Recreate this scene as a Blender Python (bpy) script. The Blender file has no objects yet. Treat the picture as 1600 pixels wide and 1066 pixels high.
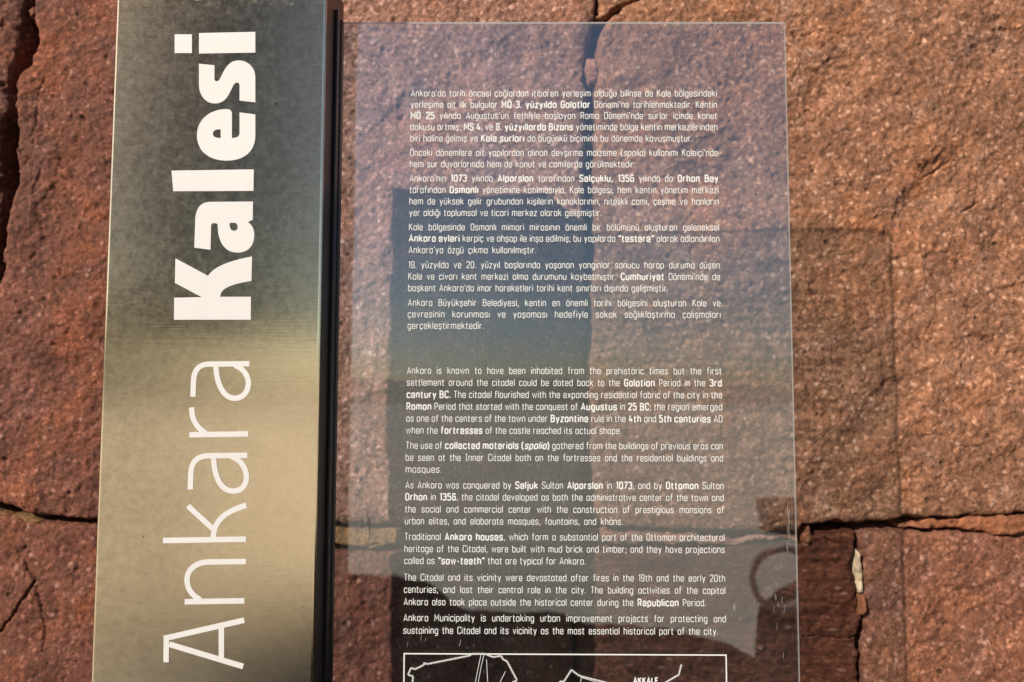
import bpy, bmesh, math, random
import numpy as np
from mathutils import Vector, Matrix

random.seed(7)
R = math.radians
SC = bpy.context.scene
COL = SC.collection

# ------------------------------------------------------------------ camera
CAM_Z = 1.50
PITCH, YAW, ROLL = R(4.2), R(0.3), R(0.12)
cam_d = bpy.data.cameras.new('camera')
cam_d.sensor_width = 36.0
FPX = 1300.0                                   # focal length in pixels of a 1600 px wide picture
cam_d.lens = FPX / 1600.0 * 36.0
cam_d.clip_start, cam_d.clip_end = 0.02, 3000
cam_d.dof.use_dof = True
cam_d.dof.focus_distance = 0.575
cam_d.dof.aperture_fstop = 9.0
cam = bpy.data.objects.new('camera', cam_d)
COL.objects.link(cam)
MROT = Matrix.Rotation(YAW, 3, 'Z') @ Matrix.Rotation(math.pi/2 + PITCH, 3, 'X') @ Matrix.Rotation(ROLL, 3, 'Z')
cam.matrix_world = Matrix.Translation((0, 0, CAM_Z)) @ MROT.to_4x4()
SC.camera = cam

# ------------------------------------------------------------------ sky and sun
YW = 0.7692         # mean plane of the masonry
YG = 0.600          # front face of the pane
YP = 0.5475         # front face of the steel plate
def unp(px, py, Y):
    """the point of the vertical plane at distance Y that is seen at pixel (px, py) of the photograph"""
    d = MROT @ Vector(((px - 800.0)/FPX, -(py - 533.0)/FPX, -1.0))
    d = d*(Y/d.y)
    return Vector((d.x, Y, d.z + CAM_Z))
# the pane's top right corner and its shadow on the wall give the direction of the light
SUN_T = unp(1397, 370, YW) - unp(1227, 33, YG)
SUN_SLOPE = -SUN_T.z/SUN_T.y
SUN_T.normalize()
SUN_EL = math.asin(-SUN_T.z)
SUN_AZ = math.atan2(-SUN_T.x, -SUN_T.y)                   # compass angle of the sun, from +Y towards +X
world = bpy.data.worlds.new('World')
SC.world = world
world.use_nodes = True
wn = world.node_tree
wn.nodes.clear()
wo = wn.nodes.new('ShaderNodeOutputWorld')
wb = wn.nodes.new('ShaderNodeBackground')
ws = wn.nodes.new('ShaderNodeTexSky')
ws.sky_type = 'NISHITA'
ws.sun_disc = False
ws.sun_elevation = SUN_EL
ws.sun_rotation = SUN_AZ
ws.air_density = 1.0
ws.dust_density = 0.8
ws.ozone_density = 2.3
wb.inputs['Strength'].default_value = 0.075
wn.links.new(ws.outputs[0], wb.inputs[0])
wn.links.new(wb.outputs[0], wo.inputs[0])
sun_d = bpy.data.lights.new('sun', 'SUN')
sun_d.energy = 5.0
sun_d.angle = R(0.55)
sun_d.color = (1.0, 0.93, 0.82)
sun = bpy.data.objects.new('sun', sun_d)
COL.objects.link(sun)
sun.rotation_euler = SUN_T.to_track_quat('-Z', 'Y').to_euler()
sun.location = (-3, -3, 6)
SC.view_settings.view_transform = 'Standard'
SC.view_settings.look = 'None'
SC.view_settings.gamma = 1.0
SC.view_settings.exposure = 0.62
SC.render.engine = 'CYCLES'
SC.cycles.use_denoising = True
SC.cycles.transparent_max_bounces = 16

# ------------------------------------------------------------------ helpers
def link(name, me, mat=None, parent=None):
    o = bpy.data.objects.new(name, me)
    COL.objects.link(o)
    if mat is not None and not me.materials:
        for m in (mat if isinstance(mat, (list, tuple)) else [mat]):
            me.materials.append(m)
    if parent is not None:
        o.parent = parent
        o.matrix_parent_inverse = Matrix.Translation(-parent_loc(parent))
    return o

def parent_loc(p):
    v = Vector(p.location)
    return v

def empty(name, loc, label, cat):
    o = bpy.data.objects.new(name, None)
    COL.objects.link(o)
    o.location = loc
    o.empty_display_size = 0.05
    o['label'] = label
    o['category'] = cat
    return o

def mesh_from(verts, faces, smooth=False):
    me = bpy.data.meshes.new('mesh')
    me.from_pydata([tuple(v) for v in verts], [], faces)
    me.update()
    if smooth:
        me.polygons.foreach_set('use_smooth', [True]*len(me.polygons))
    return me

def box_me(x0, x1, y0, y1, z0, z1, bevel=0.0, seg=2):
    bm = bmesh.new()
    bmesh.ops.create_cube(bm, size=1)
    for v in bm.verts:
        v.co = Vector(((x0 if v.co.x < 0 else x1), (y0 if v.co.y < 0 else y1), (z0 if v.co.z < 0 else z1)))
    if bevel:
        bmesh.ops.bevel(bm, geom=bm.edges[:] + bm.verts[:], offset=bevel, segments=seg, profile=0.6, affect='EDGES')
    me = bpy.data.meshes.new('mesh')
    bm.to_mesh(me)
    bm.free()
    return me

# ------------------------------------------------------------------ material helpers
def new_mat(name):
    m = bpy.data.materials.new(name)
    m.use_nodes = True
    nt = m.node_tree
    for n in list(nt.nodes):
        if n.type != 'OUTPUT_MATERIAL':
            nt.nodes.remove(n)
    out = [n for n in nt.nodes if n.type == 'OUTPUT_MATERIAL'][0]
    return m, nt, out

class NT:
    def __init__(self, nt):
        self.nt = nt
    def n(self, typ, **kw):
        nd = self.nt.nodes.new(typ)
        for k, v in kw.items():
            setattr(nd, k, v)
        return nd
    def l(self, a, b):
        self.nt.links.new(a, b)
    def pos(self, scale=(1, 1, 1), rot=(0, 0, 0), off=(0, 0, 0)):
        g = self.n('ShaderNodeNewGeometry')
        mp = self.n('ShaderNodeMapping')
        mp.inputs['Scale'].default_value = scale
        mp.inputs['Rotation'].default_value = rot
        mp.inputs['Location'].default_value = off
        self.l(g.outputs['Position'], mp.inputs['Vector'])
        return mp.outputs[0]
    def noise(self, vec, scale, detail=4, rough=0.6, dist=0.0):
        t = self.n('ShaderNodeTexNoise')
        t.inputs['Scale'].default_value = scale
        t.inputs['Detail'].default_value = detail
        t.inputs['Roughness'].default_value = rough
        t.inputs['Distortion'].default_value = dist
        self.l(vec, t.inputs['Vector'])
        return t
    def voro(self, vec, scale, feature='F1', rnd=1.0):
        t = self.n('ShaderNodeTexVoronoi', feature=feature)
        t.inputs['Scale'].default_value = scale
        t.inputs['Randomness'].default_value = rnd
        self.l(vec, t.inputs['Vector'])
        return t
    def ramp(self, fac, stops, interp='LINEAR'):
        r = self.n('ShaderNodeValToRGB')
        r.color_ramp.interpolation = interp
        el = r.color_ramp.elements
        while len(el) < len(stops):
            el.new(0.5)
        for e, (p, c) in zip(el, stops):
            e.position = p
            e.color = tuple(c) + (1,) if len(c) == 3 else c
        self.l(fac, r.inputs[0])
        return r.outputs[0]
    def mix(self, fac, a, b, mode='MIX'):
        m = self.n('ShaderNodeMix', data_type='RGBA', blend_type=mode)
        for s, v in ((m.inputs[0], fac), (m.inputs[6], a), (m.inputs[7], b)):
            if hasattr(v, 'links'):
                self.l(v, s)
            elif isinstance(v, (int, float)):
                s.default_value = v
            else:
                s.default_value = tuple(v) + (1,)
        return m.outputs[2]
    def math(self, op, a, b=None, clamp=False):
        m = self.n('ShaderNodeMath', operation=op, use_clamp=clamp)
        for i, v in enumerate((a, b)):
            if v is None:
                continue
            if hasattr(v, 'links'):
                self.l(v, m.inputs[i])
            else:
                m.inputs[i].default_value = v
        return m.outputs[0]

def g3(v):
    return (v, v, v)

def stone_mat(name, base, tint, bright=1.0, striated=False, speck=1.0, seed=0.0):
    """weathered andesite: reddish ground mass, pale and dark crystals, patches of orange and pink"""
    m, nt, out = new_mat(name)
    N = NT(nt)
    bs = N.n('ShaderNodeBsdfPrincipled')
    N.l(bs.outputs[0], out.inputs[0])
    off = (seed*3.1, seed*1.7, seed*2.3)
    sc = (0.6, 1, 1.35) if striated else (1, 1, 1)
    p = N.pos(scale=sc, off=off)
    pw_n = N.noise(p, 60, 3, 0.6)
    warp = N.n('ShaderNodeVectorMath', operation='SCALE')
    warp.inputs[3].default_value = 0.006
    N.l(pw_n.outputs['Color'], warp.inputs[0])
    add = N.n('ShaderNodeVectorMath', operation='ADD')
    N.l(p, add.inputs[0]); N.l(warp.outputs[0], add.inputs[1])
    pw = add.outputs[0]
    b = [c*bright for c in base]
    big = N.noise(p, 7, 5, 0.62)
    mid = N.noise(pw, 34, 6, 0.68)
    fine = N.noise(pw, 230, 5, 0.75)
    c0 = N.ramp(big.outputs[0], [(0.32, [x*0.74 for x in b]), (0.5, b), (0.68, [b[0]*1.18, b[1]*1.22, b[2]*1.25])])
    c1 = N.mix(N.ramp(mid.outputs[0], [(0.36, g3(0)), (0.64, g3(1))]), [x*0.62 for x in b], c0)
    # orange and pink patches
    pat = N.noise(N.pos(off=(5+seed, 2, 9)), 15, 4, 0.6)
    c2 = N.mix(N.ramp(pat.outputs[0], [(0.52, g3(0)), (0.68, g3(0.55))]), c1, [tint[0]*bright, tint[1]*bright, tint[2]*bright])
    pat2 = N.noise(N.pos(off=(1, 7+seed, 3)), 21, 4, 0.6)
    c2 = N.mix(N.ramp(pat2.outputs[0], [(0.55, g3(0)), (0.70, g3(0.45))]), c2, [b[0]*1.15, b[1]*1.45, b[2]*1.9])
    # grainy mass
    c3 = N.mix(0.85, c2, N.ramp(fine.outputs[0], [(0.27, g3(0.38)), (0.5, g3(0.98)), (0.76, g3(1.85))]), 'MULTIPLY')
    # crystals: cells of 1 to 4 mm with one colour each
    v1 = N.voro(pw, 330)
    cells = N.ramp(N.math('FRACT', N.math('MULTIPLY', v1.outputs['Color'], 7.13)),
                   [(0.0, (0.45, 0.42, 0.40)), (0.16, (0.86, 0.84, 0.80)), (0.5, (1, 1, 1)), (0.80, (1.15, 1.16, 1.15)), (0.93, (1.7, 1.9, 2.1)), (1.0, (2.3, 2.8, 3.3))])
    c4 = N.mix(0.62*speck, c3, cells, 'MULTIPLY')
    v2 = N.voro(pw, 105)
    sel = N.math('GREATER_THAN', N.math('FRACT', N.math('MULTIPLY', v2.outputs['Color'], 5.7)), 0.78)
    core = N.ramp(v2.outputs['Distance'], [(0.14, g3(1)), (0.30, g3(0))])
    fac = N.math('MULTIPLY', sel, core)
    c5 = N.mix(N.math('MULTIPLY', fac, 0.6*speck), c4, [min(1, b[0]*2.0+0.06), min(1, b[1]*2.5+0.06), min(1, b[2]*3.0+0.05)])
    v3 = N.voro(N.pos(off=(4, 4, seed)), 70)
    sel3 = N.math('GREATER_THAN', N.math('FRACT', N.math('MULTIPLY', v3.outputs['Color'], 9.7)), 0.91)
    core3 = N.ramp(v3.outputs['Distance'], [(0.10, g3(1)), (0.2, g3(0))])
    f3 = N.math('MULTIPLY', sel3, core3)
    c6 = N.mix(N.math('MULTIPLY', f3, 0.85), c5, [b[0]*0.25, b[1]*0.22, b[2]*0.2])
    N.l(c6, bs.inputs['Base Color'])
    bs.inputs['Roughness'].default_value = 0.82
    bs.inputs['Specular IOR Level'].default_value = 0.25
    # relief
    h1 = N.math('MULTIPLY', mid.outputs[0], 1.0)
    h2 = N.math('MULTIPLY', fine.outputs[0], 0.55)
    h3 = N.math('MULTIPLY', v1.outputs['Distance'], -0.18)
    h4 = N.math('MULTIPLY', fac, 0.16)
    h5 = N.math('MULTIPLY', f3, -0.6)
    h = N.math('ADD', N.math('ADD', N.math('ADD', h1, h2), N.math('ADD', h3, h4)), h5)
    bp = N.n('ShaderNodeBump')
    bp.inputs['Strength'].default_value = 1.0
    bp.inputs['Distance'].default_value = 0.0022
    N.l(h, bp.inputs['Height'])
    N.l(bp.outputs[0], bs.inputs['Normal'])
    return m

def simple_mat(name, col, rough=0.6, metal=0.0, spec=0.5, noise=None, bump=None):
    m, nt, out = new_mat(name)
    N = NT(nt)
    bs = N.n('ShaderNodeBsdfPrincipled')
    N.l(bs.outputs[0], out.inputs[0])
    bs.inputs['Roughness'].default_value = rough
    bs.inputs['Metallic'].default_value = metal
    bs.inputs['Specular IOR Level'].default_value = spec
    if noise:
        t = N.noise(N.pos(), noise[0], 5, 0.6)
        N.l(N.ramp(t.outputs[0], [(0.3, [c*(1-noise[1]) for c in col]), (0.7, [c*(1+noise[1]) for c in col])]), bs.inputs['Base Color'])
    else:
        bs.inputs['Base Color'].default_value = tuple(col) + (1,)
    if bump:
        t = N.noise(N.pos(), bump[0], 5, 0.65)
        bp = N.n('ShaderNodeBump')
        bp.inputs['Distance'].default_value = bump[1]
        N.l(t.outputs[0], bp.inputs['Height'])
        N.l(bp.outputs[0], bs.inputs['Normal'])
    return m

def brushed_mat():
    m, nt, out = new_mat('brushed_steel')
    N = NT(nt)
    bs = N.n('ShaderNodeBsdfAnisotropic', distribution='BECKMANN')
    N.l(bs.outputs[0], out.inputs[0])
    # fine horizontal grain
    gr = N.noise(N.pos(scale=(14, 14, 900)), 1.0, 4, 0.65)
    gr2 = N.noise(N.pos(scale=(60, 60, 2600)), 1.0, 3, 0.6)
    g = N.math('ADD', N.math('MULTIPLY', gr.outputs[0], 0.6), N.math('MULTIPLY', gr2.outputs[0], 0.4))
    mott = N.noise(N.pos(), 240, 4, 0.7)
    blot = N.noise(N.pos(), 14, 4, 0.6)
    c = N.ramp(g, [(0.30, (0.70, 0.565, 0.385)), (0.70, (0.78, 0.635, 0.44))])
    c = N.mix(0.5, c, N.ramp(mott.outputs[0], [(0.3, g3(0.80)), (0.7, g3(1.16))]), 'MULTIPLY')
    c = N.mix(0.6, c, N.ramp(blot.outputs[0], [(0.3, g3(0.88)), (0.7, g3(1.08))]), 'MULTIPLY')
    # small pits and specks
    v = N.voro(N.pos(), 95)
    sel = N.math('GREATER_THAN', N.math('FRACT', N.math('MULTIPLY', v.outputs['Color'], 11.3)), 0.87)
    core = N.ramp(v.outputs['Distance'], [(0.05, g3(1)), (0.09, g3(0))])
    f = N.math('MULTIPLY', sel, core)
    c = N.mix(N.math('MULTIPLY', f, 0.8), c, (0.12, 0.09, 0.06))
    N.l(c, bs.inputs['Color'])
    N.l(N.ramp(mott.outputs[0], [(0.3, g3(0.178)), (0.7, g3(0.208))]), bs.inputs['Roughness'])
    bs.inputs['Anisotropy'].default_value = 0.60
    bs.inputs['Rotation'].default_value = 0.25
    tg = N.n('ShaderNodeTangent', direction_type='RADIAL', axis='Z')
    N.l(tg.outputs[0], bs.inputs['Tangent'])
    bp = N.n('ShaderNodeBump')
    bp.inputs['Distance'].default_value = 0.00002
    N.l(g, bp.inputs['Height'])
    N.l(bp.outputs[0], bs.inputs['Normal'])
    return m

F0 = 0.12
def glass_mat():
    m, nt, out = new_mat('clear_glass')
    N = NT(nt)
    tr = N.n('ShaderNodeBsdfTransparent')
    tr.inputs[0].default_value = (0.915, 0.96, 0.995, 1)
    gl = N.n('ShaderNodeBsdfGlossy')
    gl.inputs['Roughness'].default_value = 0.012
    gg = N.n('ShaderNodeNewGeometry')
    dt = N.n('ShaderNodeVectorMath', operation='DOT_PRODUCT')
    N.l(gg.outputs['Incoming'], dt.inputs[0]); N.l(gg.outputs['Normal'], dt.inputs[1])
    c5 = N.math('POWER', N.math('SUBTRACT', 1.0, N.math('ABSOLUTE', dt.outputs['Value']), clamp=True), 5.0)
    fr = N.math('ADD', N.math('MULTIPLY', c5, 1.0 - F0), F0)      # Schlick, the same from both sides
    # the faint unevenness of a film laid on the pane
    t = N.noise(N.pos(scale=(1, 1, 1)), 9, 3, 0.5)
    bp = N.n('ShaderNodeBump')
    bp.inputs['Distance'].default_value = 0.00025
    N.l(t.outputs[0], bp.inputs['Height'])
    N.l(bp.outputs[0], gl.inputs['Normal'])
    mx = N.n('ShaderNodeMixShader')
    N.l(fr, mx.inputs[0]); N.l(tr.outputs[0], mx.inputs[1]); N.l(gl.outputs[0], mx.inputs[2])
    # a patchy film of dust and dried drops
    du = N.n('ShaderNodeBsdfDiffuse')
    du.inputs[0].default_value = (0.62, 0.58, 0.52, 1)
    n1 = N.noise(N.pos(), 22, 6, 0.7)
    n2 = N.noise(N.pos(scale=(1, 1, 0.12)), 260, 3, 0.6)
    vd = N.voro(N.pos(), 170)
    spot = N.math('MULTIPLY', N.math('GREATER_THAN', N.math('FRACT', N.math('MULTIPLY', vd.outputs['Color'], 6.3)), 0.90),
                  N.ramp(vd.outputs['Distance'], [(0.10, g3(1)), (0.22, g3(0))]))
    df = N.math('ADD', N.math('MULTIPLY', N.ramp(n1.outputs[0], [(0.35, g3(0.15)), (0.7, g3(1))]), N.math('MULTIPLY', n2.outputs[0], 0.014)),
                N.math('MULTIPLY', spot, 0.035))
    m3 = N.n('ShaderNodeMixShader')
    N.l(df, m3.inputs[0]); N.l(mx.outputs[0], m3.inputs[1]); N.l(du.outputs[0], m3.inputs[2])
    N.l(m3.outputs[0], out.inputs[0])
    return m

def glass_edge_mat():
    m, nt, out = new_mat('polished_glass_edge')
    N = NT(nt)
    tr = N.n('ShaderNodeBsdfTransparent')
    tr.inputs[0].default_value = (0.72, 0.78, 0.74, 1)
    bs = N.n('ShaderNodeBsdfPrincipled')
    bs.inputs['Base Color'].default_value = (0.72, 0.64, 0.56, 1)
    bs.inputs['Roughness'].default_value = 0.3
    tl = N.n('ShaderNodeBsdfTranslucent')
    tl.inputs[0].default_value = (0.85, 0.80, 0.72, 1)
    m1 = N.n('ShaderNodeMixShader'); m1.inputs[0].default_value = 0.5
    N.l(bs.outputs[0], m1.inputs[1]); N.l(tl.outputs[0], m1.inputs[2])
    m2 = N.n('ShaderNodeMixShader'); m2.inputs[0].default_value = 0.6
    N.l(tr.outputs[0], m2.inputs[1]); N.l(m1.outputs[0], m2.inputs[2])
    N.l(m2.outputs[0], out.inputs[0])
    return m

RED = (0.235, 0.095, 0.060)
M_BIG = stone_mat('andesite_tawny', (0.232, 0.101, 0.054), (0.30, 0.110, 0.045), 1.0, seed=0.0)
M_MIDST = stone_mat('andesite_grey_red', (0.240, 0.112, 0.075), (0.28, 0.115, 0.065), 1.0, seed=2.0)
M_LEFT = stone_mat('andesite_red', (0.120, 0.039, 0.0225), (0.19, 0.052, 0.018), 1.0, seed=5.0)
M_LOWR = stone_mat('andesite_brown', (0.172, 0.065, 0.037), (0.23, 0.085, 0.038), 1.0, seed=8.0)
M_DARK = stone_mat('andesite_striated', (0.088, 0.024, 0.010), (0.14, 0.040, 0.014), 1.0, striated=True, speck=0.8, seed=3.0)
M_MORT = stone_mat('old_mortar', (0.21, 0.075, 0.035), (0.25, 0.085, 0.032), 1.0, speck=0.35, seed=11.0)
M_OCHRE = stone_mat('ochre_mortar', (0.17, 0.085, 0.032), (0.19, 0.08, 0.025), 1.0, speck=0.35, seed=13.0)
M_CHIP = stone_mat('pale_lime_chip', (0.52, 0.36, 0.22), (0.5, 0.33, 0.19), 1.0, speck=0.15, seed=15.0)
M_PINK = stone_mat('pink_mortar', (0.34, 0.145, 0.09), (0.34, 0.14, 0.08), 1.0, speck=0.2, seed=17.0)
M_BACK = simple_mat('joint_earth', (0.05, 0.028, 0.018), 0.95, spec=0.1, noise=(60, 0.4), bump=(120, 0.003))
M_STEEL = brushed_mat()
M_DMETAL = simple_mat('dark_bronze_metal', (0.045, 0.030, 0.024), 0.38, 0.6, noise=(40, 0.2))
M_RUBBER = simple_mat('black_sealing_profile', (0.012, 0.011, 0.013), 0.32, 0.0, spec=0.4)
M_WHITE = simple_mat('white_vinyl', (0.47, 0.445, 0.425), 0.55, 0.0, spec=0.3, noise=(20, 0.03))
M_PRINT = simple_mat('white_print', (0.52, 0.51, 0.49), 0.6, 0.0, spec=0.2)
M_SCUFF = simple_mat('scuff', (0.34, 0.31, 0.27), 0.6, 0.0, spec=0.2)
M_GLASS = glass_mat()
M_GEDGE = glass_edge_mat()

# ------------------------------------------------------------------ ground
mg, nt, out = new_mat('sunlit_paving')
N = NT(nt)
bs = N.n('ShaderNodeBsdfPrincipled')
N.l(bs.outputs[0], out.inputs[0])
t = N.noise(N.pos(), 1.2, 6, 0.6)
t2 = N.noise(N.pos(), 30, 6, 0.6)
cc = N.ramp(t.outputs[0], [(0.3, (0.46, 0.42, 0.34)), (0.7, (0.60, 0.55, 0.45))])
cc = N.mix(0.6, cc, N.ramp(t2.outputs[0], [(0.3, g3(0.8)), (0.7, g3(1.15))]), 'MULTIPLY')
N.l(cc, bs.inputs['Base Color'])
bs.inputs['Roughness'].default_value = 0.9
M_GROUND = mg
gm = mesh_from([(-400, -900, 0), (400, -900, 0), (400, 1.5, 0), (-400, 1.5, 0)], [(0, 1, 2, 3)])
go = link('ground', gm, M_GROUND)
go['kind'] = 'structure'
# added dark patch, outlined to give the dark lower zone of the pane's reflection
M_DARK_PATCH = simple_mat('added_dark_patch', (0.012, 0.011, 0.010), 1.0, spec=0.0, noise=(6, 0.3), bump=(40, 0.01))
def mirror_ground(px, py):
    """where the ground is that the pane mirrors at this pixel"""
    g = unp(px, py, YG)
    d = g - Vector((0, 0, CAM_Z))
    d = Vector((d.x, -d.y, d.z))
    tt = -g.z/d.z
    return g + d*tt
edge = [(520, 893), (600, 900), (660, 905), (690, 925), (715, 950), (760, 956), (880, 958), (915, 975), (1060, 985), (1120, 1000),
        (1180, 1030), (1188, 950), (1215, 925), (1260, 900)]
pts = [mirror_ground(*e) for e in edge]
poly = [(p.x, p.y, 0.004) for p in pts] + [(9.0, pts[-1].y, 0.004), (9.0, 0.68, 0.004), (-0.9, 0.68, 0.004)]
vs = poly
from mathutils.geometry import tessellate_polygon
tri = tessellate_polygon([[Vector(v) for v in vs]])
po = link('dark_reflection_patch', mesh_from(vs, [tuple(t) for t in tri]), M_DARK_PATCH)
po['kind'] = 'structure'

# ------------------------------------------------------------------ masonry wall
def fade(t):
    return t*t*t*(t*(t*6 - 15) + 10)
def vnoise(x, y, seed):
    xi = np.floor(x).astype(np.int64); yi = np.floor(y).astype(np.int64)
    xf = fade(x - xi); yf = fade(y - yi)
    def h(a, b):
        n = (a*374761393 + b*668265263 + seed*1442695041) & 0xffffffff
        n = ((n ^ (n >> 13))*1274126177) & 0xffffffff
        n = n ^ (n >> 16)
        return (n & 0xffff)/65535.0*2 - 1
    a = h(xi, yi); b = h(xi+1, yi); c = h(xi, yi+1); d = h(xi+1, yi+1)
    return (a*(1-xf) + b*xf)*(1-yf) + (c*(1-xf) + d*xf)*yf
def fbm(x, y, seed, oct=5, gain=0.5):
    s = 0; a = 1.0; f = 1.0
    for i in range(oct):
        s = s + a*vnoise(x*f + i*17.3, y*f - i*9.1, seed + i*31)
        a *= gain; f *= 2.03
    return s

def sdf(P, X, Z):
    """signed distance to a polygon, positive inside"""
    n = len(P)
    best = np.full(X.shape, 1e9)
    ins = np.zeros(X.shape, bool)
    for i in range(n):
        ax, az = P[i]; bx, bz = P[(i+1) % n]
        ex, ez = bx-ax, bz-az
        t = np.clip(((X-ax)*ex + (Z-az)*ez)/(ex*ex+ez*ez+1e-12), 0, 1)
        dd = (X-ax-ex*t)**2 + (Z-az-ez*t)**2
        best = np.minimum(best, dd)
        cond = ((az > Z) != (bz > Z)) & (X < (bx-ax)*(Z-az)/((bz-az) + 1e-12) + ax)
        ins ^= cond
    d = np.sqrt(best)
    return np.where(ins, d, -d)

def line_d(P, X, Z):
    """distance to an open polyline and position along it (0..1)"""
    best = np.full(X.shape, 1e9); pos = np.zeros(X.shape)
    n = len(P) - 1
    for i in range(n):
        ax, az = P[i]; bx, bz = P[i+1]
        ex, ez = bx-ax, bz-az
        t = np.clip(((X-ax)*ex + (Z-az)*ez)/(ex*ex+ez*ez+1e-12), 0, 1)
        dd = (X-ax-ex*t)**2 + (Z-az-ez*t)**2
        m = dd < best
        best = np.where(m, dd, best); pos = np.where(m, (i+t)/n, pos)
    return np.sqrt(best), pos

def W(px, py):
    p = unp(px, py, YW)
    return (p.x, p.z)

STEP = 0.00125
fx0, fx1 = W(-25, 533)[0], W(1625, 533)[0]
fz0, fz1 = W(800, 1095)[1], W(800, -30)[1]
def axis(lo, a, b, hi):
    mid = np.arange(a, b, STEP)
    def grow(start, end, sgn):
        v = []; s = STEP; x = start
        while (end - x)*sgn > 0:
            s = min(s*1.12, 0.02); x += sgn*s; v.append(x)
        return v
    left = grow(a, lo, -1)[::-1]; right = grow(mid[-1], hi, 1)
    return np.array(left + list(mid) + right)
AX = axis(-1.5, fx0, fx1, 1.5)
AZ = axis(0.0, fz0, fz1, 2.6)

CRACKS = [  # polyline in photograph pixels, half width m, depth m
    ([(0, 955+30), (20, 960), (40, 930), (52, 905), (45, 895), (35, 880)], 0.0011, 0.008),
    ([(0, 985), (-40, 1010)], 0.0016, 0.009),
    ([(52, 905), (60, 945), (68, 985), (66, 1020)], 0.0008, 0.004),
    ([(70, 120), (58, 160), (57, 195), (48, 215)], 0.0007, 0.0035),
    ([(60, 262), (50, 285), (46, 300)], 0.0009, 0.003),
    ([(128, 182), (136, 190)], 0.0010, 0.003),
    ([(1500, 330), (1520, 322), (1530, 315)], 0.0010, 0.0028),
    ([(1240, 60), (1275, 52), (1310, 55)], 0.0010, 0.002),
    ([(1440, 280), (1470, 262), (1485, 250)], 0.0009, 0.0018),
    ([(1520, 480), (1550, 455), (1600, 445), (1640, 430)], 0.0012, 0.0008),
    ([(1330, 560), (1370, 545), (1395, 590)], 0.0010, 0.0015),
    ([(560, 40), (640, 60), (700, 52)], 0.0009, 0.0012),
    ([(700, 250), (740, 262)], 0.0009, 0.002),
    ([(555, 862), (590, 852), (604, 858)], 0.0008, 0.003),
    ([(1255, 994), (1300, 1000), (1345, 998)], 0.0009, 0.003),
    ([(1255, 830), (1330, 858), (1345, 900)], 0.0008, 0.001),
]
CRACKS_W = [([W(*p) for p in P], w, d) for P, w, d in CRACKS]
# long ledges and hollows across the big stone: (centre px, radius m, depth m)
DENTS = [((1290, 130), (0.05, 0.02), 0.0035, 0.3), ((1450, 300), (0.06, 0.018), 0.004, 0.9), ((1380, 640), (0.05, 0.02), 0.003, 0.7),
         ((1550, 560), (0.04, 0.02), 0.003, -0.2), ((1100, 250), (0.06, 0.02), 0.003, 0.6), ((1010, 560), (0.03, 0.05), 0.002, 0.0),
         ((1560, 90), (0.05, 0.02), 0.003, 0.4), ((90, 320), (0.03, 0.02), 0.003, 0.8), ((110, 560), (0.03, 0.02), 0.002, 0.4),
         ((640, 180), (0.04, 0.02), 0.003, 0.5), ((780, 90), (0.05, 0.015), 0.003, 0.2), ((1500, 960), (0.05, 0.02), 0.002, 0.5)]
DENTS_W = [(W(*c), r, d, a) for c, r, d, a in DENTS]

wall = empty('stone_wall', (0, YW + 0.05, 0), 'wall of large rough red-brown andesite blocks with wide weathered joints, behind the sign', 'wall')

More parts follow.
